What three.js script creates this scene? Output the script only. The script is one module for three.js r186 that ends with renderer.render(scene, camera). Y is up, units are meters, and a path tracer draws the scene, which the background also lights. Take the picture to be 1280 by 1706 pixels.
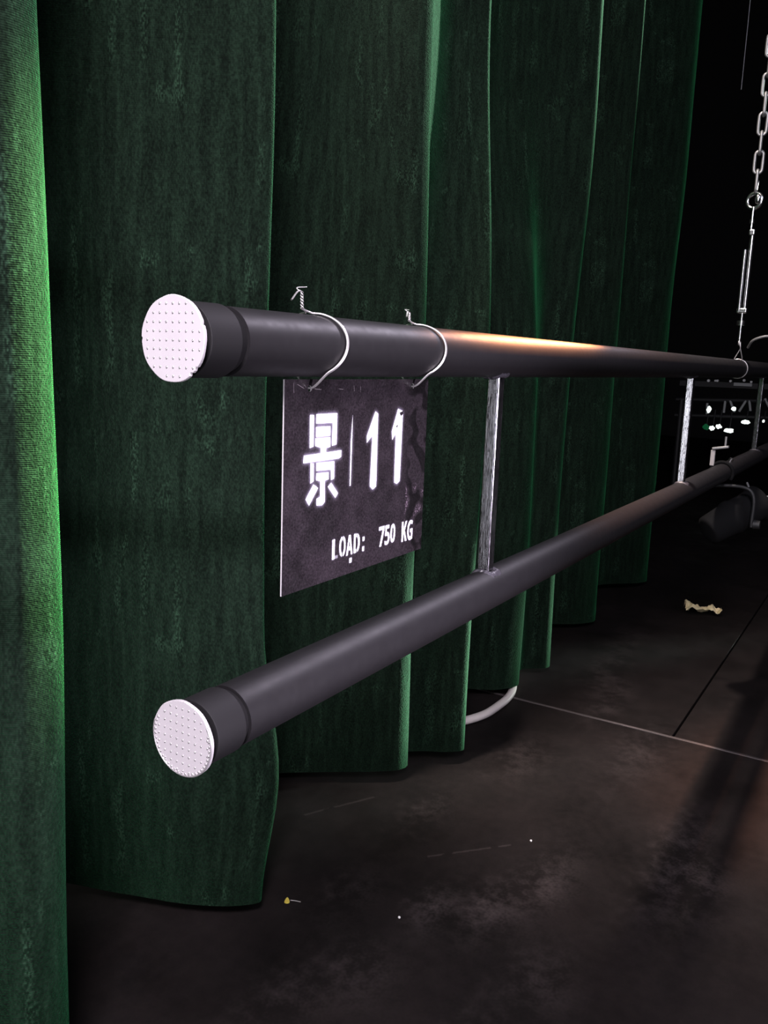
import * as THREE from 'three';
import { mergeGeometries } from 'three/addons/utils/BufferGeometryUtils.js';
import { RectAreaLightUniformsLib } from 'three/addons/lights/RectAreaLightUniformsLib.js';
import { RoundedBoxGeometry } from 'three/addons/geometries/RoundedBoxGeometry.js';
import { ImprovedNoise } from 'three/addons/math/ImprovedNoise.js';
RectAreaLightUniformsLib.init();

// ---------------------------------------------------------------- camera, exposure
const V = (x, y, z) => new THREE.Vector3(x, y, z);
const scene = new THREE.Scene();
scene.background = new THREE.Color(0x000000);
const camera = new THREE.PerspectiveCamera(61.78, 1280 / 1706, 0.05, 60);
{
  const yaw = 0.5429, pitch = 0.1768, roll = 0.0361;
  const F = V(Math.cos(yaw) * Math.cos(pitch), -Math.sin(pitch), -Math.sin(yaw) * Math.cos(pitch));
  const R = F.clone().cross(V(0, 1, 0)).normalize(), U = R.clone().cross(F);
  const R2 = R.clone().multiplyScalar(Math.cos(roll)).addScaledVector(U, Math.sin(roll));
  const U2 = U.clone().multiplyScalar(Math.cos(roll)).addScaledVector(R, -Math.sin(roll));
  camera.setRotationFromMatrix(new THREE.Matrix4().makeBasis(R2, U2, F.clone().negate()));
  camera.position.set(-0.508, 1.15, 0.512);
}
const renderer = new THREE.WebGLRenderer({ antialias: true });
renderer.toneMapping = THREE.LinearToneMapping;
renderer.toneMappingExposure = 1.0;
renderer.shadowMap.enabled = true;

// ---------------------------------------------------------------- lights (each one stands in a lamp built further down)
// soft panels: [name, position, aim, width, height, colour, radiance]
const PANELS = [
  ['added_fill_panel', V(0.2, 4.2, 3.6), V(0.7, 0.8, -0.2), 2.2, 1.8, 0xdfe4ff, 3.2],  // unseen soft fill, added to lift the dark parts
  ['key_panel', V(-1.1, 2.5, 0.85), V(0.3, 1.0, 0.0), 0.5, 0.5, 0xf8f0fa, 150],
  ['added_wing_light', V(-3.0, 0.72, -1.06), V(2.0, 0.72, -0.4), 0.3, 1.25, 0xf8fbff, 10],  // added so the post faces have something bright to reflect
  ['added_wing_panel', V(-2.6, 1.0, 1.6), V(0.6, 1.0, 0.0), 0.4, 1.3, 0xf4f2ff, 22],  // added behind the camera for a bright line on the post corner
];
// spots: [name, position, aim, half cone in degrees, penumbra, colour, candela, size factor]
const SPOTS = [
  ['side_spot', V(6.6, 4.4, 1.7), V(1.9, 2.5, -0.6), 11, 0.9, 0xf0fff4, 740, 4],
  ['floor_spot', V(3.7, 0.3, 1.15), V(1.42, 0.34, -0.5), 8, 1, 0xf0fff4, 330, 3],
  ['shin_spot', V(5.6, 0.3, 1.6), V(2.6, 0.25, -0.55), 5.5, 1, 0xf0fff4, 190, 3],
  ['fold_spot', V(1.7, 3.0, 0.75), V(0.18, 1.10, -0.42), 7, 1, 0xd4ffb8, 520, 3],
  ['added_front_spot', V(0.15, 0.85, 2.3), V(0.42, 0.85, -0.6), 15, 1, 0xf6ecff, 34, 8],  // added to brighten the near curtain folds
  ['added_wash_spot', V(1.1, 4.2, -0.68), V(2.6, 0, 0.1), 23, 1, 0xfff0e6, 115, 6],  // added overhead to brighten the middle and far floor
  ['added_top_spot', V(3.4, 3.5, 0.7), V(0.25, 0.9, 0), 11, 1, 0xf4eaff, 24, 10],  // added for a highlight along the near end of the pipes
  ['warm_spot', V(-0.8, 4.2, -0.62), V(2.1, 0, 0.5), 7.2, 1, 0xffb084, 170, 3],
  ['rim_spot', V(4.6, 3.3, -0.10), V(0.74, 1.17, 0), 1.9, 0.6, 0xffa060, 220, 3],
];
const aimed = (o, p, q) => { o.position.copy(p); o.lookAt(q); return o; };
for (const [n, p, q, w, h, c, L] of PANELS) {
  const l = new THREE.RectAreaLight(c, L, w, h); l.name = n + '_light'; l.position.copy(p); l.lookAt(q); scene.add(l);
}
for (const [n, p, q, a, pen, c, cd, rad] of SPOTS) {
  const l = new THREE.SpotLight(c, cd, 0, a * Math.PI / 180, pen, 2); l.name = n + '_light';
  l.position.copy(p); l.target.position.copy(q); l.castShadow = true; l.shadow.radius = rad; l.shadow.mapSize.set(2048, 2048);
  scene.add(l, l.target);
}

// ---------------------------------------------------------------- helpers
let seed = 7;
const rnd = () => { seed = (seed * 1664525 + 1013904223) >>> 0; return seed / 4294967296; };
const rr = (a, b) => a + (b - a) * rnd();
const taken = {};
function numbered(n) { const k = taken[n] = (taken[n] ?? -1) + 1; return k ? n + '_' + String(k).padStart(3, '0') : n; }
function mesh(name, g, m, parent) {
  const o = new THREE.Mesh(g, m); o.castShadow = o.receiveShadow = true;
  o.name = parent && parent !== scene ? name : numbered(name); (parent || scene).add(o); return o;
}
function thing(name, label, category, pos = V(0, 0, 0), group) {
  const o = new THREE.Group(); o.name = numbered(name); o.position.copy(pos); scene.add(o);
  tag(o, label, category, group); return o;
}
function tag(o, label, category, group) { o.userData = { label, category }; if (group) o.userData.group = group; return o; }
const merge = (a) => mergeGeometries(a.map((g) => { const h = g.index ? g.toNonIndexed() : g; for (const k of Object.keys(h.attributes)) if (!['position', 'normal', 'uv'].includes(k)) h.deleteAttribute(k); return h; }));
const at = (g, x, y, z) => g.translate(x, y, z);
function rod(a, b, r, seg = 12) {
  const d = b.clone().sub(a), L = d.length(), g = new THREE.CylinderGeometry(r, r, L, seg);
  g.applyQuaternion(new THREE.Quaternion().setFromUnitVectors(V(0, 1, 0), d.normalize()));
  return g.translate((a.x + b.x) / 2, (a.y + b.y) / 2, (a.z + b.z) / 2);
}
const tube = (pts, r, n = 60, s = 10, closed = false) => new THREE.TubeGeometry(new THREE.CatmullRomCurve3(pts, closed, 'centripetal'), n, r, s, closed);
const noise = new ImprovedNoise();
const n3 = (x, y, z) => noise.noise(x, y, z);
function dataTex(w, h, f, srgb = false) {
  const a = new Uint8Array(w * h * 4);
  for (let j = 0; j < h; j++) for (let i = 0; i < w; i++) { const c = f(i / w, j / h, i, j), k = 4 * (j * w + i); for (let q = 0; q < 3; q++) a[k + q] = Math.max(0, Math.min(255, (Array.isArray(c) ? c[q] : c) * 255)); a[k + 3] = 255; }
  const t = new THREE.DataTexture(a, w, h); t.wrapS = t.wrapT = THREE.RepeatWrapping; t.magFilter = THREE.LinearFilter; t.minFilter = THREE.LinearMipmapLinearFilter; t.generateMipmaps = true; t.needsUpdate = true;
  if (srgb) t.colorSpace = THREE.SRGBColorSpace; return t;
}
// tileable value noise
function lattice(n, s) { let q = s; const r = () => { q = (q * 1664525 + 1013904223) >>> 0; return q / 4294967296; }; const g = Array.from({ length: n * n }, r); return (u, v) => { u = ((u % 1) + 1) % 1 * n; v = ((v % 1) + 1) % 1 * n; const i = Math.floor(u), j = Math.floor(v); let a = u - i, b = v - j; a = a * a * (3 - 2 * a); b = b * b * (3 - 2 * b); const G = (x, y) => g[(y % n) * n + (x % n)]; return (G(i, j) * (1 - a) + G(i + 1, j) * a) * (1 - b) + (G(i, j + 1) * (1 - a) + G(i + 1, j + 1) * a) * b; }; }
const lin = (r, g, b) => new THREE.Color().setRGB(r, g, b);

// ---------------------------------------------------------------- materials
const L8 = lattice(8, 3), L32 = lattice(32, 5), L128 = lattice(128, 9), L16 = lattice(16, 21), L64 = lattice(64, 31);
const scuffRough = dataTex(512, 512, (u, v, i, j) => 0.7 + 0.25 * (L32(u, v) - 0.5) + 0.2 * (L128(u, v) - 0.5));
const pipeRough = dataTex(256, 256, (u, v) => 0.7 + 0.07 * (L32(u, v) - 0.5) + 0.05 * (L8(u, v) - 0.5));
const paintBump = dataTex(512, 512, (u, v) => 0.5 + 0.5 * (L128(u, v) - 0.5) + 0.3 * (L32(u, v) - 0.5));
const blackPaint = new THREE.MeshPhysicalMaterial({ color: lin(0.0115, 0.0102, 0.0118), roughness: 0.72, roughnessMap: pipeRough, specularIntensity: 0.65 });
const rubber = new THREE.MeshPhysicalMaterial({ color: lin(0.010, 0.009, 0.0103), roughness: 0.65, specularIntensity: 0.5 });
// posts of dull bare steel with dark scratches along their length, all three alike
const steelMap = dataTex(128, 1024, (u, v) => {
  const a = L32(u * 0.7, v * 1.5), b = L128(u, v * 0.6), c = L64(u * 2, v * 0.12);
  const q = (0.56 - 0.3 * Math.min(1, Math.max(0, (a + 0.5 * b - 0.8) * 3))) * (0.8 + 0.4 * c);
  return [q * 0.98, q * 0.96, q];
}, true);
const steelRough = dataTex(128, 512, (u, v) => 0.15 + 0.22 * L64(u * 2, v * 0.2) * L16(u, v));
const postSteel = new THREE.MeshStandardMaterial({ map: steelMap, roughness: 1, roughnessMap: steelRough, metalness: 0.97 });
const alu = new THREE.MeshStandardMaterial({ color: lin(0.64, 0.585, 0.62), roughness: 0.5, metalness: 0.25, roughnessMap: scuffRough });
const aluDots = new THREE.MeshStandardMaterial({ color: lin(0.62, 0.58, 0.6), roughness: 0.3, metalness: 0.7 });
const zinc = new THREE.MeshStandardMaterial({ color: lin(0.75, 0.74, 0.76), roughness: 0.22, metalness: 1 });
const chainSteel = new THREE.MeshStandardMaterial({ color: lin(0.3, 0.3, 0.3), roughness: 0.5, metalness: 0.9 });
const wireMetal = new THREE.MeshStandardMaterial({ color: lin(0.7, 0.66, 0.66), roughness: 0.3, metalness: 0.8 });
const darkMetal = new THREE.MeshStandardMaterial({ color: lin(0.009, 0.009, 0.01), roughness: 0.6 });
const weldMat = new THREE.MeshStandardMaterial({ color: lin(0.05, 0.045, 0.055), roughness: 0.4 });
const whiteCable = new THREE.MeshStandardMaterial({ color: lin(0.72, 0.64, 0.62), roughness: 0.45 });
const greyCable = new THREE.MeshStandardMaterial({ color: lin(0.12, 0.12, 0.12), roughness: 0.5 });

// velvet: fine horizontal ribs and streaks of crushed nap, uv in metres
const ribs = dataTex(512, 512, (u, v) => 0.5 + 0.25 * Math.sin(v * Math.PI * 2 * 96) + 0.8 * (L128(u, v) - 0.5));
ribs.repeat.set(4, 4);
const nap = dataTex(1024, 1024, (u, v) => {
  const streak = L16(u * 3, v * 0.75 + 0.3 * L8(u, v)), fine = L128(u * 4, v * 2), mid = L32(u * 4, v * 0.5);
  let k = 0.75 + 0.5 * (fine - 0.5) + 0.35 * (mid - 0.5);
  const m = Math.max(0, streak - 0.7) * Math.max(0, fine - 0.3) * 3;
  k = Math.max(0.25, k);
  return [0.103 * k + 0.14 * m, 0.154 * k + 0.21 * m, 0.117 * k + 0.16 * m];
}, true);
const velvet = new THREE.MeshPhysicalMaterial({ map: nap, roughness: 1, specularIntensity: 0.1, bumpMap: ribs, bumpScale: 0.0011, sheen: 1, sheenColor: lin(0.036, 0.31, 0.11), sheenRoughness: 0.78, side: THREE.DoubleSide });

// ---------------------------------------------------------------- room shell
const shell = new THREE.MeshStandardMaterial({ color: lin(0.012, 0.012, 0.012), roughness: 0.95 });
function structure(o) { o.userData = { kind: 'structure' }; return o; }
const X0 = -4.5, X1 = 15, Z0 = -5, Z1 = 6.5, TOP = 7.5;
const box = (x0, x1, y0, y1, z0, z1) => at(new THREE.BoxGeometry(x1 - x0, y1 - y0, z1 - z0), (x0 + x1) / 2, (y0 + y1) / 2, (z0 + z1) / 2);
for (const [n, ...b] of [['wall_back', X0, X1, 0, TOP, Z0 - 0.2, Z0], ['wall_front', X0, X1, 0, TOP, Z1, Z1 + 0.2], ['wall_left', X0 - 0.2, X0, 0, TOP, Z0 - 0.2, Z1 + 0.2], ['wall_right', X1, X1 + 0.2, 0, TOP, Z0 - 0.2, Z1 + 0.2], ['ceiling', X0 - 0.2, X1 + 0.2, TOP, TOP + 0.2, Z0 - 0.2, Z1 + 0.2]]) structure(mesh(n, box(...b), shell));

// floor of black painted boards; scuffs and worn paint lie where the photograph shows them
const FW = 5; // metres of floor in the detailed map, x -0.6 .. 4.4, z -3 .. 2
const SCUFF = [[0.93, -0.40, .10, .05, .5], [1.05, -0.12, .10, .05, 0.9], [1.20, -0.05, .12, .05, 0.8], [0.98, -.22, .06, .04, .9], [1.5, .18, .22, .05, .8], [1.38, .25, .12, .05, .7], [0.72, -.25, .08, .07, .5], [0.58, -.32, .1, .06, .5], [0.67, 0.0, .1, .05, .35], [2.6, -.35, .22, .06, .7], [2.35, -.25, .2, .06, .6], [1.75, -.35, .15, .08, .5], [3.1, -.4, .3, .08, .5], [1.3, -.42, .12, .05, .5], [0.9, .05, .1, .06, .4], [2.0, -.05, .2, .07, .4]];
const floorTex = dataTex(2048, 2048, (u, v) => {
  const x = -0.6 + u * FW, z = 2 - v * FW;
  const a = n3(x * 3.1, z * 3.1, 1.3), b = n3(x * 11, z * 11, 4.2), c = n3(x * 43, z * 43, 8.1), d = n3(x * 170, z * 170, 2.2);
  let k = 1 + 0.5 * a + 0.3 * b + 0.22 * c + 0.25 * d, s = 0;
  for (const [sx, sz, rx, rz, w] of SCUFF) { const q = ((x - sx + 0.04 * b) / rx) ** 2 + ((z - sz + 0.03 * c) / rz) ** 2; if (q < 6) s += w * Math.exp(-q) * Math.max(0, 0.5 + 1.3 * b + 0.9 * c + 0.8 * d); }
  const sc = (Math.abs(z + 0.66 - 0.55 * (x - 1.15) + 0.004 * b) < 0.004 && x > 1.12 && x < 1.3 && c > -0.3) || (Math.abs(z + 0.27 - 0.9 * (x - 1.2)) < 0.004 && x > 1.13 && x < 1.3 && c > -0.2) ? 0.8 : 0;
  s = s + sc; k = Math.max(0.35, k);
  const g = (q) => Math.pow(q, 1 / 2.2);
  return [g(0.0088 * k + 0.022 * s), g(0.0062 * k + 0.017 * s), g(0.0060 * k + 0.017 * s)];
}, true);
const floorMat = new THREE.MeshPhysicalMaterial({ map: floorTex, roughness: 1, specularIntensity: 0.2, roughnessMap: scuffRough, bumpMap: paintBump, bumpScale: 0.0006 });
const floor = new THREE.Group(); floor.name = 'floor'; structure(floor); scene.add(floor);
mesh('subfloor', box(X0, X1, -0.25, -0.045, Z0, Z1), shell, floor);
function panel(x0, x1, z0, z1) {
  const s = new THREE.Shape([new THREE.Vector2(x0, -z1), new THREE.Vector2(x1, -z1), new THREE.Vector2(x1, -z0), new THREE.Vector2(x0, -z0)]);
  const g = new THREE.ExtrudeGeometry(s, { depth: 0.04, bevelEnabled: true, bevelSize: 0.002, bevelThickness: 0.002, bevelOffset: -0.002, bevelSegments: 2 });
  g.rotateX(-Math.PI / 2).translate(0, -0.042, 0);
  const p = g.attributes.position, uv = g.attributes.uv;
  for (let i = 0; i < p.count; i++) uv.setXY(i, (p.getX(i) + 0.6) / FW, (2 - p.getZ(i)) / FW);
  return mesh('floor_panel', g, floorMat, floor);
}
panel(X0, 2.163, Z0, Z1); panel(2.168, X1, Z0, -0.006); panel(2.168, X1, 0.001, Z1);
{
  const wornEdge = new THREE.MeshStandardMaterial({ map: dataTex(64, 512, (u, v) => { const q = 0.10 + 0.22 * L64(u, v) + 0.14 * L16(0, v * 2); return [q, q * 0.9, q * 0.9]; }, true), roughness: 0.7 });
  const g = new RoundedBoxGeometry(0.011, 0.004, 4.4, 2, 0.0015); at(g, 2.1655, 0.0005, 1.1);
  const e = mesh('seam_strip', g, wornEdge, floor); e.userData.label = 'worn pale metal strip in the floor seam';
}

// ---------------------------------------------------------------- curtain: plan path at four heights, swept
{
  const base = [[-.45, -1.0], [-.3, -.86], [-.15, -.73], [.0, -.58], [.085, -.52], [.122, -.455], [.16, -.418], [.212, -.425], [.2, -.52], [.2, -.72], [.27, -.92], [.40, -1.0], [.53, -.93], [.60, -.76], [.655, -.62], [.705, -.54], [.745, -.507], [.765, -.525], [.77, -.63], [.79, -.80], [.9, -.95], [1.08, -.93], [1.2, -.845], [1.29, -.73], [1.37, -.615], [1.415, -.565], [1.45, -.56], [1.47, -.585], [1.5, -.605], [1.54, -.57], [1.585, -.495], [1.62, -.468], [1.65, -.49], [1.68, -.62], [1.77, -.80], [1.92, -.82], [2.05, -.70], [2.12, -.585], [2.2, -.545], [2.28, -.585], [2.36, -.60], [2.43, -.535], [2.475, -.54], [2.54, -.68], [2.7, -.82], [2.9, -.76], [3.05, -.615], [3.14, -.575], [3.2, -.60], [3.29, -.74], [3.5, -.83], [3.75, -.74], [3.93, -.59], [4.02, -.57], [4.1, -.62], [4.25, -.78], [4.36, -.9], [4.4, -1.05]];
  const low = base.map((p) => p.slice()), top = base.map((p) => p.slice());
  for (let i = 15; i <= 19; i++) { low[i][0] += 0.035; low[i][1] += 0.01; }
  for (let i = 0; i < top.length; i++) {
    const [x, z] = top[i];
    if (i >= 6 && i <= 9) top[i][0] += 0.004;
    if (i >= 21 && i <= 23) top[i][1] += [0.10, 0.085, 0.03][i - 21];
    if (i >= 24 && i <= 28) top[i][0] -= 0.03;
    if (i >= 29 && i <= 33) { top[i][1] -= [0.05, 0.09, 0.085, 0.08, 0.04][i - 29]; top[i][0] += 0.08; }
    const near = [[2.05, 2.08, -.78], [2.12, 2.2, -.735], [2.2, 2.27, -.69], [2.28, 2.34, -.64], [2.36, 2.39, -.58]].find((q) => q[0] === x);
    if (near) { top[i][0] = near[1]; top[i][1] = near[2]; } else if (i > 34) { top[i][0] += 0.05 * Math.sin(i * 1.7); top[i][1] += 0.03 * Math.sin(i * 2.3 + 1); }
  }
  const NU = 900, lv = [[0.034, base], [0.3, low], [0.62, base], [1.0, base], [2.1, top], [6.6, top]];
  const curves = lv.map(([, p]) => new THREE.CatmullRomCurve3(p.map(([x, z]) => V(x, 0, z)), false, 'centripetal', 0.5));
  const rows = lv.map(([y], k) => Array.from({ length: NU + 1 }, (_, i) => curves[k].getPoint(i / NU)));
  const len = [0]; for (let i = 1; i <= NU; i++) len.push(len[i - 1] + rows[0][i].distanceTo(rows[0][i - 1]));
  const ys = []; for (let y = 0.034; y < 2.4; y += 0.05) ys.push(y); ys.push(2.8, 3.4, 4.2, 5.2, 6.6);
  const pos = [], uv = [], idx = [];
  ys.forEach((y, j) => {
    let k = 0; while (k < lv.length - 2 && y > lv[k + 1][0]) k++;
    let t = (y - lv[k][0]) / (lv[k + 1][0] - lv[k][0]); t = t * t * (3 - 2 * t);
    for (let i = 0; i <= NU; i++) {
      const p = rows[k][i].clone().lerp(rows[k + 1][i], t);
      const w = 0.012 * n3(len[i] * 3, y * 0.9, 3.3) + 0.004 * n3(len[i] * 9, y * 1.6, 7.7);
      const hem = j === 0 ? 0.012 * n3(len[i] * 2.2, 5.5, 0.3) : 0;
      pos.push(p.x + w * 0.7, y + hem, p.z + w); uv.push(len[i], y);
    }
  });
  for (let j = 0; j < ys.length - 1; j++) for (let i = 0; i < NU; i++) { const a = j * (NU + 1) + i, b = a + 1, c = a + NU + 1, d = c + 1; idx.push(a, b, d, a, d, c); }
  const g = new THREE.BufferGeometry(); g.setAttribute('position', new THREE.Float32BufferAttribute(pos, 3)); g.setAttribute('uv', new THREE.Float32BufferAttribute(uv, 2)); g.setIndex(idx); g.computeVertexNormals();
  tag(mesh('stage_curtain', g, velvet), 'dark green velvet stage curtain hanging in deep vertical folds behind the black pipes', 'curtain');
}

// ---------------------------------------------------------------- the twin pipe batten
const YU = 1.16, YL = 0.817, ZL = 0.005, R = 0.03, RC = 0.0348, PX1 = 7.5;
{
  const b = thing('twin_pipe_batten', 'long black twin-pipe rigging batten with dotted silver end caps and square posts', 'pipe rail', V(0, 0, 0));
  const pipe = (y, z) => {
    const g = new THREE.CylinderGeometry(R, R, PX1 - 0.062, 64, 24, true); g.rotateZ(-Math.PI / 2).translate((PX1 + 0.062) / 2, y, z);
    const uvA = g.attributes.uv, p = g.attributes.position; for (let i = 0; i < p.count; i++) uvA.setXY(i, p.getX(i) * 5, uvA.getX(i) * 1);
    return merge([g, at(new THREE.CircleGeometry(R, 48).rotateY(-Math.PI / 2), 0.062, y, z)]);
  };
  mesh('pipe', pipe(YU, 0), blackPaint, b).userData.label = 'upper pipe';
  mesh('pipe', pipe(YL, ZL), blackPaint, b).userData.label = 'lower pipe';
  const lathe = (pts, s = 64) => { const g = new THREE.LatheGeometry(pts.map(([r, x]) => new THREE.Vector2(r, x)), s); return g.rotateZ(-Math.PI / 2); };
  for (const [y, z, x, low] of [[YU, 0, 0, 0], [YL, ZL, 0.003, 1]]) {
    const c = mesh('end_collar', at(lathe([[0.02, 0.014], [0.0302, 0.014], [0.0312, 0.015], [0.0314, 0.05], [0.0306, 0.052], [0.0268, 0.0535], [0.0268, 0.064], [0.02, 0.064]]), x, y, z), rubber, b);
    const core = mesh('end_core', at(lathe([[0.001, 0.004], [0.026, 0.004], [0.026, 0.016], [0.001, 0.016]]), x, y, z), rubber, b);
    // disc with a shallow outer step and a few notches in the rim
    const sh = new THREE.Shape(); const N = 160;
    const notch = low ? [] : [[0.36, 0.0014], [-0.93, 0.0022], [-0.72, 0.0016], [3.15, 0.0012]];
    for (let i = 0; i <= N; i++) { const a = i / N * Math.PI * 2; let r = RC; for (const [q, w] of notch) { const d = Math.abs(Math.atan2(Math.sin(a - q), Math.cos(a - q))); if (d < 0.05) r -= w * (1 - d / 0.05); } r += 0.0002 * Math.sin(a * 9); sh[i ? 'lineTo' : 'moveTo'](r * Math.cos(a), r * Math.sin(a)); }
    const dg = new THREE.ExtrudeGeometry(sh, { depth: 0.0022, bevelEnabled: true, bevelSize: 0.0006, bevelThickness: 0.0006, bevelSegments: 2, bevelOffset: -0.0006 });
    dg.rotateY(-Math.PI / 2).translate(x + 0.004, y, z);   // faces -x
    const cap = mesh('end_cap', dg, alu, b); cap.userData.label = low ? 'dotted silver end cap of the lower pipe' : 'dotted white silver end cap of the upper pipe';
    const dots = [], P = 0.0072;
    for (let i = -5; i <= 5; i++) for (let j = -5; j <= 5; j++) {
      const u = i * P + 0.001, v = j * P - 0.001; if (Math.hypot(u, v) > RC - 0.0022) continue;
      dots.push(at(new THREE.SphereGeometry(0.00105, 8, 5).scale(0.75, 1, 1), x + 0.0012, y + v, z + u));
    }
    if (low) { for (let k = 0; k < 30; k++) { const a = 0.3 - k / 29 * 3.9; dots.push(at(new THREE.SphereGeometry(0.0012, 8, 5).scale(0.75, 1, 1), x + 0.0012, y + (RC - 0.0028) * Math.sin(a), z + (RC - 0.0028) * Math.cos(a))); } }
    const dm = mesh('raised_dots', merge(dots), aluDots, cap); dm.userData = { kind: 'stuff' };
    if (low) { // lip of the cap turned round its lower edge
      const arc = new THREE.TorusGeometry(RC - 0.0008, 0.0009, 8, 90, 4.0).rotateZ(-3.45).rotateY(-Math.PI / 2); arc.rotateX(0).translate(x + 0.0012, y, z);
      mesh('cap_rim', arc, aluDots, cap);
    }
  }
  for (const [k, px] of [0.633, 1.907, 3.181].entries()) {
    const g = new RoundedBoxGeometry(0.02, YU - YL - 2 * R + 0.012, 0.02, 4, 0.0034); at(g, px, (YU + YL) / 2, 0.0025);
    mesh('post', g, postSteel, b);
    for (const [y, z, s] of [[YL + R - 0.001, ZL, 1], [YU - R + 0.001, 0, -1]]) {
      const w = new THREE.TorusGeometry(0.0135, 0.0042, 8, 40).rotateX(Math.PI / 2); const p = w.attributes.position;
      for (let i = 0; i < p.count; i++) { const a = Math.atan2(p.getZ(i), p.getX(i)), sq = 1 / Math.max(Math.abs(Math.cos(a)), Math.abs(Math.sin(a))), q = 1 + 0.28 * n3(p.getX(i) * 400, p.getY(i) * 300 + px * 9, p.getZ(i) * 400); const zz = p.getZ(i) * Math.min(sq, 1.25) * q; p.setXYZ(i, p.getX(i) * Math.min(sq, 1.25) * q, p.getY(i) * q * s - s * (zz * zz) / (2 * R) * 1, zz); }
      w.computeVertexNormals(); mesh('weld_bead', at(w, px, y, z), weldMat, b);
    }
  }
}

// ---------------------------------------------------------------- the load sign and its two wires
const SX0 = 0.147, SX1 = 0.434, SY1 = 1.1275, SY0 = 0.913;
{
  const W = SX1 - SX0, H = SY1 - SY0, PXM = 6400;
  const cw = Math.round(W * PXM), ch = Math.round(H * PXM), cv = document.createElement('canvas'); cv.width = cw; cv.height = ch; const c = cv.getContext('2d');
  c.fillStyle = 'rgb(34,29,33)'; c.fillRect(0, 0, cw, ch);
  const img = c.getImageData(0, 0, cw, ch), D = img.data;
  for (let j = 0; j < ch; j++) for (let i = 0; i < cw; i++) {
    const x = i / cw, y = j / ch, big = n3(x * 4, y * 3, 0.4), mid = n3(x * 15, y * 11, 3.1), fine = n3(x * 120, y * 90, 6.2), dot = rnd();
    let k = 1 + 0.28 * big + 0.2 * mid + 0.4 * fine + 0.7 * (dot - 0.5) + (dot > 0.995 ? 1.6 : 0);
    if (x > 0.8) k *= 1 - 0.55 * Math.min(1, Math.max(0, (x - 0.8) / 0.08)) * Math.min(1, Math.max(0, (mid + 0.3 * big - 0.02) * 5));                     // dark rubbed blots on the right
    if (x > 0.84 && y > 0.58 && y < 0.82) k *= 1 + 1.3 * Math.min(1, Math.max(0, (-mid - 0.08) * 5)) * Math.max(0, 0.5 + 1.5 * fine);   // scraped pale patches
    const q = 4 * (j * cw + i); D[q] *= k; D[q + 1] *= k; D[q + 2] *= k;
  }
  c.putImageData(img, 0, 0);
  const P = (p) => [p[0] / 100 * cw, p[1] / 100 * ch];
  const poly = (pts) => { c.beginPath(); pts.forEach((p, i) => c[i ? 'lineTo' : 'moveTo'](...P(p))); c.closePath(); c.fill(); };
  const strokes = [[[14.7, 16.4], [17.0, 16.6], [17.1, 31.5], [14.8, 32.0]], [[18.4, 16.3], [31.4, 16.4], [31.4, 31.7], [28.5, 32.1], [28.6, 20.9], [18.4, 20.7]], [[18.4, 22.3], [27.3, 22.5], [27.4, 27.1], [18.5, 27.1]],
    [[18.1, 27.7], [27.4, 27.9], [27.5, 32.6], [24.9, 32.8], [24.9, 35.2], [21.5, 35.0], [21.5, 32.4], [18.1, 31.3]], [[11.5, 35.3], [34.7, 34.9], [34.7, 38.2], [32.9, 38.8], [11.2, 38.8]], [[15.5, 39.3], [17.5, 39.6], [17.6, 48.2], [15.6, 49.0]],
    [[19.0, 39.5], [30.3, 40.0], [30.4, 48.6], [28.4, 49.0], [28.3, 43.8], [19.1, 43.3]], [[19.1, 44.6], [26.8, 45.0], [26.9, 48.4], [24.4, 48.7], [24.8, 59.3], [23.1, 60.7], [19.7, 60.3], [19.6, 57.0], [21.8, 56.4], [21.7, 48.6], [19.1, 47.9]],
    [[17.5, 49.7], [20.4, 51.8], [15.1, 59.6], [13.0, 56.2]], [[28.6, 50.4], [33.2, 56.3], [31.5, 58.4], [26.5, 52.1]], [[41.7, 17.5], [41.75, 30.6], [41.6, 53.8], [41.0, 53.7], [40.9, 30.6]],
    [[57.7, 16.7], [59.8, 17.9], [60.1, 56.7], [57.6, 58.1], [55.4, 55.9], [56.1, 29.1], [52.2, 32.7], [52.1, 29.1]], [[75.2, 16.0], [79.2, 17.5], [78.7, 56.4], [76.5, 57.7], [74.2, 56.5], [74.1, 29.2], [71.5, 32.7], [70.8, 28.2]]];
  c.fillStyle = 'rgb(246,243,252)';
  c.shadowColor = 'rgba(225,215,250,0.85)'; c.shadowBlur = cw * 0.018;
  strokes.forEach(poly); c.shadowBlur = cw * 0.003; strokes.forEach(poly);
  // LOAD: 750 KG, each character fitted to its own measured box
  c.shadowBlur = cw * 0.006; c.textBaseline = 'alphabetic';
  for (const [t, x0, x1, y0, y1] of [['O', 35.1, 39.3, 79.2, 89.6], ['A', 39.9, 44.3, 79.5, 90.0], ['D', 45.1, 49.3, 79.7, 89.9], ['7', 63.6, 67.9, 79.7, 90.8], ['5', 68.3, 72.1, 79.9, 90.9], ['0', 72.8, 76.6, 80.0, 90.6], ['K', 82.2, 86.6, 80.5, 92.1], ['G', 87.0, 91.5, 80.8, 92.4]]) {
    c.save(); c.font = 'bold 200px sans-serif'; const m = c.measureText(t), w = m.actualBoundingBoxRight + m.actualBoundingBoxLeft, h = m.actualBoundingBoxAscent + m.actualBoundingBoxDescent;
    c.translate(x0 / 100 * cw, y1 / 100 * ch); c.scale((x1 - x0) / 100 * cw / w, (y1 - y0) / 100 * ch / h); c.fillText(t, m.actualBoundingBoxLeft, -m.actualBoundingBoxDescent); c.restore();
  }
  poly([[30.3, 79.6], [32.0, 79.6], [32.0, 89.8], [30.4, 89.9]]);
  c.globalAlpha = 0.28; poly([[30.4, 88.2], [34.2, 88.2], [34.2, 89.8], [30.4, 89.8]]); c.globalAlpha = 1;
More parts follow.
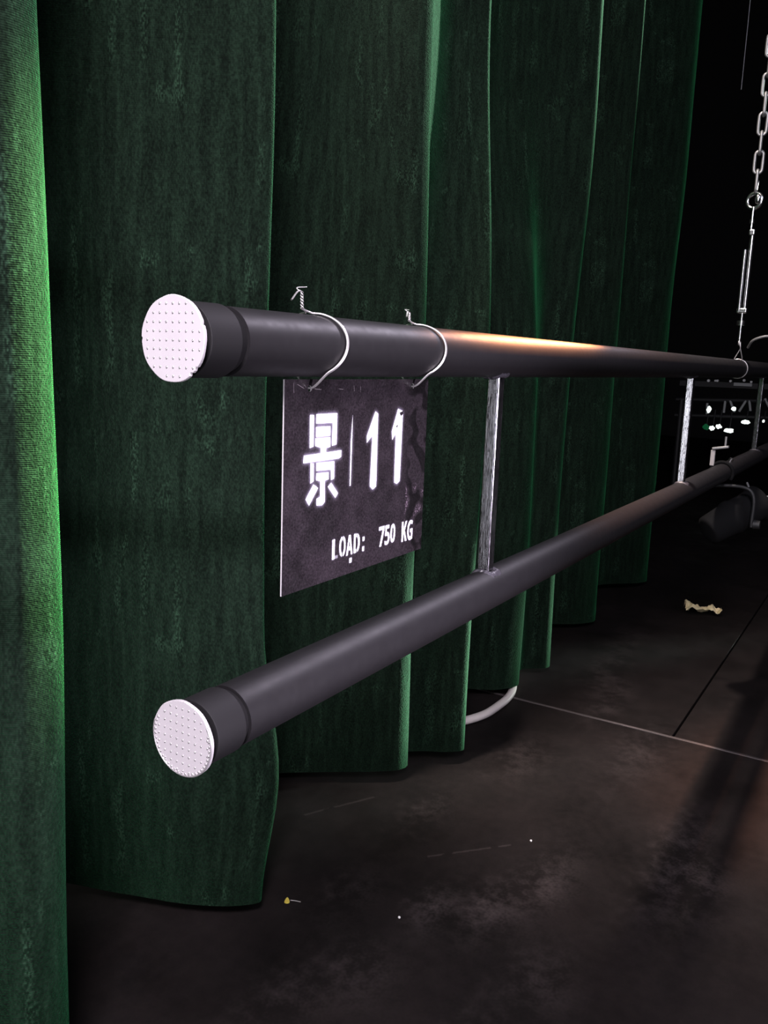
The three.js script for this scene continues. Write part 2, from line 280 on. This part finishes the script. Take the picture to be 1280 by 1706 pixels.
  poly([[51.3, 82.6], [52.7, 82.6], [52.7, 84.8], [51.3, 84.8]]); poly([[51.3, 87.8], [52.7, 87.8], [52.7, 90.3], [51.3, 90.3]]); poly([[42.2, 91.9], [43.9, 91.9], [43.8, 94.4], [42.2, 94.4]]);
  // stencil bridges across the letters, in the sign's own paint
  c.shadowBlur = 0; c.fillStyle = 'rgb(38,33,38)';
  for (const [x, y0, y1] of [[37.2, 78.5, 90.5], [47.2, 79, 90.5]]) poly([[x - 0.25, y0], [x + 0.25, y0], [x + 0.25, y1], [x - 0.25, y1]]);
  poly([[76.5, 18.2], [79.6, 17.2], [79.4, 19.2], [77.6, 20.2]]); poly([[74.0, 25.5], [75.6, 24.6], [75.2, 26.6]]);
  // bare scratches along the top edge
  c.strokeStyle = 'rgba(150,140,145,0.8)'; c.lineWidth = cw * 0.0016;
  for (const l of [[[5, 1.5], [5.2, 6]], [[7, 2.2], [11, 4.2]], [[17, 4.4], [21, 4.8]], [[32, 4.6], [35, 4.9]], [[42, 3], [42.3, 6]], [[46.5, 3.5], [46.6, 6.5]]]) { c.beginPath(); c.moveTo(...P(l[0])); c.lineTo(...P(l[1])); c.stroke(); }
  const tex = new THREE.CanvasTexture(cv); tex.colorSpace = THREE.SRGBColorSpace; tex.anisotropy = 8;
  const face = new THREE.MeshPhysicalMaterial({ map: tex, roughness: 0.42, roughnessMap: scuffRough, bumpMap: paintBump, bumpScale: 0.0001 });
  const edge = new THREE.MeshStandardMaterial({ color: lin(0.72, 0.66, 0.7), roughness: 0.4, metalness: 0.3 });
  const s = thing('load_sign', 'square black metal sign stencilled with white 景 11 and LOAD: 750 KG, hung from wires', 'sign', V(SX0, SY0, 0));
  s.rotation.set(0, 0, 0);
  const sh = new THREE.Shape([new THREE.Vector2(0, 0), new THREE.Vector2(W, 0), new THREE.Vector2(W, H), new THREE.Vector2(0, H)]);
  for (const [hx, hy] of [[0.142 * W, H * (1 - 0.043)], [0.866 * W, H * (1 - 0.038)]]) { const h = new THREE.Path(); h.absarc(hx, hy, 0.0032, 0, Math.PI * 2, true); sh.holes.push(h); }
  const g = new THREE.ExtrudeGeometry(sh, { depth: 0.0016, bevelEnabled: false, curveSegments: 16 }); g.translate(0, 0, -0.0008);
  const uv = g.attributes.uv, p = g.attributes.position; for (let i = 0; i < p.count; i++) uv.setXY(i, p.getX(i) / W, p.getY(i) / H);
  const plate = new THREE.Mesh(g, [face, edge]); plate.name = 'plate'; plate.castShadow = plate.receiveShadow = true; s.add(plate);
}
function wire(hx, label, lean, tailK) {
  const hy = SY1 - 0.0088, w = thing('hanging_wire', label, 'wire', V(hx, YU, 0), 'wires that tie the sign to the upper pipe');
  const pts = [], r = R + 0.0018;
  pts.push(V(0, hy - YU, -0.003), V(0.001, hy - YU + 0.001, 0.004));
  for (let k = 0; k <= 14; k++) { const a = -0.95 + k / 14 * 2.55; pts.push(V(lean * Math.sin((k + 1.5) / 17 * Math.PI), r * Math.sin(a), r * Math.cos(a))); }
  const top = pts[pts.length - 1]; pts.push(top.clone().add(V(-0.009, 0.0015, -0.001)), top.clone().add(V(-0.019, 0.003, 0.001)));
  const tp = top.clone().add(V(-0.02, 0.003, 0.001));
  const back = []; for (let k = 0; k <= 10; k++) { const a = Math.PI / 2 + k / 10 * 2.3; back.push(V(lean * 0.6 * Math.sin((1 - k / 10) * 2) - 0.02 * (1 - k / 10), r * Math.sin(a), r * Math.cos(a))); }
  back.push(V(0, hy - YU, -0.003));
  mesh('strand', merge([tube(pts, 0.0011, 110, 8), tube(pts.map((q, i) => q.clone().add(V(-0.0022, 0.0002, 0.0003))), 0.001, 110, 8)]), wireMetal, w);
  mesh('back_strand', tube(back, 0.001, 60, 8), wireMetal, w);
  const tw = (ph) => { const o = []; for (let k = 0; k <= 36; k++) { const t = k / 36, a = t * 17 + ph; o.push(tp.clone().add(V(0.0012 * Math.cos(a) - 0.001 * t, t * 0.016 * tailK, 0.0012 * Math.sin(a)))); } return o; };
  mesh('twisted_end', merge([tube(tw(0), 0.00065, 110, 6), tube(tw(Math.PI), 0.00065, 110, 6)]), wireMetal, w);
  const q = tp.clone().add(V(-0.001, 0.016 * tailK, 0));
  mesh('tail', tube([q, q.clone().add(V(-0.006, 0.0005, 0.001)), q.clone().add(V(-0.021 * tailK, -0.009 * tailK, 0.004))], 0.0009, 16, 6), wireMetal, w);
  mesh('tail', tube([q, q.clone().add(V(-0.003, 0.003, -0.004)), q.clone().add(V(0.016 * tailK, 0.006 * tailK, -0.006))], 0.0005, 16, 6), wireMetal, w);
}
wire(SX0 + 0.142 * (SX1 - SX0), 'bent silver wire over the upper pipe at the left end of the sign', 0.021, 1);
wire(SX0 + 0.866 * (SX1 - SX0), 'bent silver wire over the upper pipe at the right end of the sign', 0.024, 0.6);

// ---------------------------------------------------------------- chain, shackle, turnbuckle and sling
{
  const x = 2.6, t = thing('rigging_chain', 'bright steel chain, shackle and turnbuckle rising from the upper pipe', 'chain', V(x, 0, 0));
  const up = (px) => (a) => a; let y = YU + R;
  // sling of thin wire rope round the pipe
  const s = []; for (let k = 0; k <= 24; k++) { const a = Math.PI * 0.62 - k / 24 * Math.PI * 2.24 + 0.0; s.push(V(0.014 + 0.012 * Math.sin(k / 24 * Math.PI), YU + (R + 0.002) * Math.sin(a + 0), (R + 0.002) * Math.cos(a))); }
  mesh('sling', tube([V(0.0, YU + 0.105, 0), V(-0.004, YU + 0.07, 0.006), ...s.reverse(), V(0.01, YU + 0.07, 0.004), V(0.003, YU + 0.105, 0)], 0.0016, 160, 8), wireMetal, t);
  mesh('thimble', at(new THREE.TorusGeometry(0.007, 0.0022, 8, 20), 0, YU + 0.085, 0), wireMetal, t);
  mesh('rod', rod(V(0, YU + 0.09, 0), V(0, YU + 0.185, 0), 0.0055), zinc, t);
  mesh('lock_nut', at(new THREE.CylinderGeometry(0.014, 0.014, 0.015, 6), 0, YU + 0.150, 0), zinc, t);
  mesh('turnbuckle', merge([rod(V(-0.004, YU + 0.19, -0.011), V(-0.004, YU + 0.385, -0.011), 0.0055), rod(V(0.004, YU + 0.19, 0.005), V(0.004, YU + 0.43, 0.005), 0.0075), at(new RoundedBoxGeometry(0.016, 0.018, 0.034, 3, 0.005), 0, YU + 0.19, -0.002), at(new RoundedBoxGeometry(0.016, 0.02, 0.02, 3, 0.005), 0, YU + 0.44, 0.004)]), zinc, t);
  mesh('rod', rod(V(0, YU + 0.44, 0), V(0.002, YU + 0.52, 0), 0.004), zinc, t);
  mesh('lock_nut', at(new THREE.CylinderGeometry(0.008, 0.008, 0.012, 6), 0.001, YU + 0.475, 0), zinc, t);
  const bow = new THREE.TorusGeometry(0.0235, 0.0065, 12, 40); bow.rotateY(Math.PI / 2 - 0.3); mesh('shackle', at(bow, 0.008, YU + 0.54, 0), zinc, t);
  mesh('shackle_pin', at(new THREE.SphereGeometry(0.012, 20, 14).scale(0.8, 1.35, 0.8), -0.004, YU + 0.543, 0.012), zinc, t);
  mesh('split_pin', rod(V(-0.012, YU + 0.57, 0.008), V(0.0, YU + 0.6, 0.008), 0.0018), zinc, t);
  const link = (yy, turn) => { const q = []; const a = 0.012, h = 0.0345; for (let k = 0; k < 24; k++) { const u = k / 24 * Math.PI * 2; q.push(V(a * Math.cos(u), Math.sin(u) * a + (Math.sin(u) >= 0 ? h - a : -(h - a)), 0)); } const g = tube(q, 0.0048, 48, 8, true); g.rotateY(turn); return at(g, 0.006, yy, 0); };
  for (let k = 0; k < 26; k++) mesh('link', link(YU + 0.60 + k * 0.0585, k % 2 ? 0.163 + Math.PI / 2 : 0.163), chainSteel, t);
}

// ---------------------------------------------------------------- cables
tag(mesh('floor_cable', tube([V(1.62, 0.016, -0.86), V(1.72, 0.016, -0.70), V(1.83, 0.016, -0.60), V(1.93, 0.016, -0.555), V(2.03, 0.016, -0.545), V(2.13, 0.016, -0.548), V(2.23, 0.015, -0.575), V(2.36, 0.015, -0.65), V(2.5, 0.015, -0.85)], 0.0135, 120, 16), whiteCable), 'thick white cable curving out onto the floor from under the curtain hem', 'cable');
tag(mesh('looped_cable', tube([V(2.50, 1.228, 0.045), V(2.46, 1.250, 0.065), V(2.45, 1.262, 0.10), V(2.48, 1.262, 0.16), V(2.56, 1.25, 0.24), V(2.7, 1.21, 0.32), V(2.9, 1.13, 0.34)], 0.004, 80, 10), greyCable), 'thin grey cable arching to the right beside the turnbuckle above the upper pipe', 'cable');

// ---------------------------------------------------------------- stage light hung from the lower pipe, and its cable
{
  const x = 2.5, t = thing('stage_light', 'dark stage light clamped under the far part of the lower pipe, with a bright bolt', 'stage light', V(x, 0, 0));
  const bodyMat = new THREE.MeshPhysicalMaterial({ color: lin(0.004, 0.004, 0.0045), roughness: 0.9, specularIntensity: 0.25 });
  const hook = []; for (let k = 0; k <= 20; k++) { const a = -0.6 + k / 20 * 3.9; hook.push(V(0, YL + 0.036 * Math.sin(a), ZL + 0.036 * Math.cos(a))); }
  mesh('clamp', tube(hook, 0.0055, 60, 10), bodyMat, t);
  mesh('upright', at(new RoundedBoxGeometry(0.012, 0.052, 0.014, 2, 0.002), 0, YL + 0.047, -0.028), new THREE.MeshStandardMaterial({ color: lin(0.3, 0.28, 0.28), roughness: 0.5 }), t);
  mesh('bracket', at(new RoundedBoxGeometry(0.02, 0.008, 0.052, 2, 0.002).rotateX(-0.18), 0, YL + 0.083, -0.006), chainSteel, t);
  mesh('stud', at(new THREE.CylinderGeometry(0.004, 0.004, 0.035, 12), 0, YL + 0.103, 0.008), chainSteel, t);
  mesh('bolt', at(new THREE.CylinderGeometry(0.008, 0.008, 0.012, 6).rotateX(0.5), 0.1, YL + 0.036, 0.014), zinc, t);
  mesh('yoke', tube([V(0.0, YL - 0.035, -0.11), V(0, YL - 0.05, -0.1), V(0, YL - 0.05, 0.1), V(0, YL - 0.17, 0.115)], 0.006, 40, 8), darkMetal, t);
  mesh('body', new THREE.LatheGeometry([[0.001, -0.13], [0.045, -0.13], [0.06, -0.12], [0.066, -0.03], [0.072, -0.02], [0.072, 0.0], [0.066, 0.01], [0.066, 0.1], [0.074, 0.104], [0.074, 0.125], [0.062, 0.125], [0.06, 0.09], [0.001, 0.085]].map(([r, y]) => new THREE.Vector2(r, y)), 32).scale(0.85, 0.85, 0.85).rotateX(1.1).rotateY(0.8).translate(0.05, YL - 0.15, 0.05), bodyMat, t);
  mesh('knob', at(new THREE.CylinderGeometry(0.014, 0.016, 0.02, 10).rotateX(Math.PI / 2), 0, YL - 0.16, 0.13), darkMetal, t);
}
tag(mesh('hanging_cable', tube([V(2.62, 0.778, 0.07), V(2.6, 0.752, 0.09), V(2.58, 0.742, 0.125), V(2.6, 0.747, 0.17), V(2.65, 0.775, 0.22), V(2.72, 0.83, 0.24)], 0.0035, 60, 10), greyCable), 'thin grey cable hanging in a loop below the far end of the lower pipe', 'cable');
tag(mesh('drop_line', rod(V(4.0, 2.45, -0.34), V(4.0, 7.5, -0.34), 0.0022, 8), chainSteel), 'fine steel line hanging near the top right corner', 'line');

// ---------------------------------------------------------------- far side of the stage: lattice truss with lamps put in for glints, bolted rail
{
  const x = 8, t = thing('lattice_truss', 'dark lattice truss with zigzag grey bars far behind the pipes', 'truss', V(x, 0, 0));
  const grey = new THREE.MeshStandardMaterial({ color: lin(0.35, 0.36, 0.36), roughness: 0.6 });
  mesh('chord', rod(V(0, 0.87, -1.4), V(0, 0.94, 0.5), 0.02), darkMetal, t); mesh('chord', rod(V(0, 0.72, -1.4), V(0, 0.79, 0.5), 0.02), darkMetal, t);
  const W = [[-1.107, 0.747, -1.112, 0.85], [-0.957, 0.77, -0.955, 0.88], [-0.912, 0.885, -0.865, 0.78], [-0.825, 0.79, -0.775, 0.893], [-0.747, 0.896, -0.728, 0.80], [-0.617, 0.92, -0.56, 0.82], [-0.54, 0.82, -0.48, 0.92], [-0.46, 0.92, -0.40, 0.83]];
  for (const [z0, y0, z1, y1] of W) mesh('web_bar', rod(V(-0.01, y0, z0), V(-0.01, y1, z1), 0.011), grey, t);
  for (const z of [-1.35, 0.45]) mesh('leg', rod(V(0, 0, z), V(0, 0.87 + (z + 1.4) * 0.037, z), 0.025), darkMetal, t);
  const r = thing('bolted_rail', 'dark rail with a row of small pale bolts far behind the upper pipe', 'rail', V(x + 0.1, 0, 0));
  mesh('bar', box(-0.02, 0.02, 1.0, 1.05, -1.4, 0.6), darkMetal, r);
  for (const z of [-1.3, 0.5]) mesh('leg', rod(V(0, 0, z), V(0, 1.01, z), 0.025), darkMetal, r);
  mesh('plate', at(new RoundedBoxGeometry(0.02, 0.03, 0.16, 2, 0.003), -0.025, 1.035, -0.83), grey, r);
  for (const [z, y, q] of [[-1.137, 1.058, 0.013], [-1.075, 1.06, 0.009], [-1.057, 1.06, 0.011], [-0.941, 1.062, 0.011], [-0.823, 1.073, 0.012], [-0.76, 1.062, 0.01]]) mesh('bolt', at(new THREE.CylinderGeometry(q, q, 0.03, 8).rotateZ(Math.PI / 2), -0.02, y, z), new THREE.MeshStandardMaterial({ color: lin(0.8, 0.8, 0.8), roughness: 0.5 }), r);
  const glintWhite = new THREE.MeshStandardMaterial({ color: 0x444444, emissive: 0xf2fff8, emissiveIntensity: 1.6 }), glintGreen = new THREE.MeshStandardMaterial({ color: 0x0a2a18, emissive: 0x0d5a34, emissiveIntensity: 0.5 });
  const lamp = (y, z, sx, sy, m, label) => {  // invented lamp, its glowing lens stands in for a small far glint
    const o = thing('glint_lamp', label, 'lamp', V(x - 0.10, y, z), 'small glints built as glowing lamps on the far truss');
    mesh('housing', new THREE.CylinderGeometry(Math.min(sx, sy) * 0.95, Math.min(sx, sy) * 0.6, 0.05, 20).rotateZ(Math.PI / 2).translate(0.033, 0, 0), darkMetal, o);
    mesh('glint_lens', (() => { const g = new THREE.SphereGeometry(1, 24, 16), p = g.attributes.position; for (let i = 0; i < p.count; i++) { const f = 1 + 0.4 * n3(p.getY(i) * 1.3 + z * 31, p.getZ(i) * 1.3 + y * 17, 4); p.setXYZ(i, p.getX(i) * 0.012, p.getY(i) * sy * f, p.getZ(i) * sx * f); } return g; })(), m, o);
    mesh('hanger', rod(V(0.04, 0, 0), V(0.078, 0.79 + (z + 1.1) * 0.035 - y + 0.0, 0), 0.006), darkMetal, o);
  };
  lamp(0.794, -1.074, 0.021, 0.032, glintWhite, 'lone oval white glint built as a lamp, upper left of the far cluster');
  lamp(0.815, -0.858, 0.02, 0.02, glintWhite, 'small white glint built as a lamp between the zigzag bars of the far truss');
  lamp(0.626, -1.03, 0.026, 0.022, glintWhite, 'white glint built as a lamp beside the dull green one, lower left of the far cluster');
  lamp(0.645, -0.972, 0.025, 0.022, glintWhite, 'round white glint built as a lamp in the middle of the far lower row');
  lamp(0.612, -0.882, 0.045, 0.022, glintWhite, 'wide white glint built as a lamp, lowest of the far cluster');
  lamp(0.70, -0.745, 0.035, 0.02, glintWhite, 'white glint built as a lamp close beside the farthest post');
  lamp(0.72, -0.596, 0.01, 0.014, glintWhite, 'tiny white glint built as a lamp right of the farthest post');
  lamp(0.632, -1.088, 0.03, 0.026, glintGreen, 'dull green glow built as a lamp, leftmost of the far lower row');
}

// yellow leaf, crumpled paper, crumbs
{
  const leafMat = new THREE.MeshStandardMaterial({ color: lin(0.72, 0.56, 0.09), roughness: 0.6, side: THREE.DoubleSide });
  const l = thing('dry_leaf', 'tiny yellow leaf with a thin stalk on the floor beside the near curtain fold', 'leaf', V(0.815, 0, -0.493));
  const g = new THREE.SphereGeometry(1, 16, 10); const p = g.attributes.position; for (let i = 0; i < p.count; i++) { const a = p.getX(i), w = 1 - 0.35 * a; p.setXYZ(i, a * 0.0105, p.getY(i) * 0.002 + 0.0035 + 0.002 * a * a, p.getZ(i) * 0.0055 * w); } g.computeVertexNormals(); g.rotateY(0.6);
  mesh('blade', g, leafMat, l);
  mesh('stalk', tube([V(0.006, 0.004, 0.004), V(0.012, 0.003, 0.014), V(0.016, 0.002, 0.024)], 0.0008, 12, 6), new THREE.MeshStandardMaterial({ color: lin(0.4, 0.36, 0.34), roughness: 0.6 }), l);
  const pm = new THREE.MeshStandardMaterial({ color: lin(0.95, 0.80, 0.48), roughness: 0.7, side: THREE.DoubleSide });
  const s = new THREE.PlaneGeometry(0.17, 0.10, 26, 16); const q = s.attributes.position;
  for (let i = 0; i < q.count; i++) { const x = q.getX(i), z = q.getY(i); q.setXYZ(i, x * (1 - 0.12 * Math.abs(n3(x * 30, z * 30, 2))), 0.02 + 0.05 * n3(x * 26, z * 20, 5.1) + 0.012 * n3(x * 70, z * 60, 1.1), z * (1 - 3 * x) * 0.8); }
  s.computeVertexNormals(); s.rotateY(-1.25);
  { s.computeBoundingBox(); s.translate(0, -s.boundingBox.min.y + 0.0005, 0); }
  tag(mesh('paper_scrap', s, pm, null), 'crumpled cream yellow paper scrap lying on the far dark floor', 'paper scrap').position.set(3.69, 0, -0.215);
  for (const [x, z, r, n] of [[0.906, -0.268, 0.0028, 'white crumb on the floor right of the yellow leaf'], [1.341, -0.149, 0.0028, 'pale crumb on the open floor farther from the curtain than the other']]) {
    const c = new THREE.IcosahedronGeometry(r, 2), k = c.attributes.position; for (let i = 0; i < k.count; i++) { const f = 1 + 0.3 * n3(k.getX(i) * 700, k.getY(i) * 700, k.getZ(i) * 700 + x); k.setXYZ(i, k.getX(i) * f, k.getY(i) * f * 0.8, k.getZ(i) * f); } c.computeVertexNormals();
    tag(mesh('crumb', c, new THREE.MeshStandardMaterial({ color: lin(0.85, 0.8, 0.78), roughness: 0.6 })), n, 'crumb').position.set(x, r * 0.75, z);
  }
}

// ---------------------------------------------------------------- lamps that light the place (outside the frame, several added for their light)
const housing = new THREE.MeshStandardMaterial({ color: lin(0.02, 0.02, 0.02), roughness: 0.6 });
const lampLabel = { added_fill_panel: 'added large soft white fill panel hanging high in front of the curtain', added_top_spot: 'added black spotlight overhead aimed back at the near pipe ends', added_wash_spot: 'added black spotlight hanging high above the camera aimed at the far floor', key_panel: 'small square white work light behind the photographer', added_wing_light: 'added slim white light panel standing beyond the near curtain edge', added_wing_panel: 'added tall white light panel standing behind the camera', shin_spot: 'black spotlight near the floor aimed at the far curtain folds', rim_spot: 'black spotlight with an amber glow beyond the far end of the pipes', side_spot: 'black spotlight high at the right aimed at the upper curtain', floor_spot: 'black spotlight near the floor aimed at the curtain hem', fold_spot: 'black spotlight above the near end of the pipes', added_front_spot: 'added black spotlight on a low stand facing the near end of the pipes', warm_spot: 'black spotlight with an orange glow high above the near end of the pipes' };
for (const [n, p, q, w, h, c, L] of PANELS) {
  const t = thing('light_panel', lampLabel[n], 'light', p); t.lookAt(q);
  mesh('housing', at(new RoundedBoxGeometry(w + 0.06, h + 0.06, 0.05, 2, 0.01), 0, 0, -0.05), housing, t);
  mesh('lamp_glass', at(new THREE.BoxGeometry(w, h, 0.006), 0, 0, -0.02), new THREE.MeshStandardMaterial({ color: 0x222222, emissive: c, emissiveIntensity: 0.5 }), t);
}
for (const [n, p, q, a, pen, c, cd, rad] of SPOTS) {
  const t = thing('spotlight', lampLabel[n], 'light', p); t.lookAt(q);
  mesh('housing', new THREE.LatheGeometry([[0.001, -0.34], [0.07, -0.34], [0.085, -0.32], [0.09, -0.06], [0.086, -0.055], [0.084, -0.3], [0.001, -0.31]].map(([r, y]) => new THREE.Vector2(r, y)), 32).rotateX(Math.PI / 2), housing, t);
  mesh('lamp_glass', at(new THREE.CylinderGeometry(0.08, 0.08, 0.01, 32).rotateX(Math.PI / 2), 0, 0, -0.08), new THREE.MeshStandardMaterial({ color: 0x222222, emissive: c, emissiveIntensity: 0.5 }), t);
}

renderer.render(scene, camera);
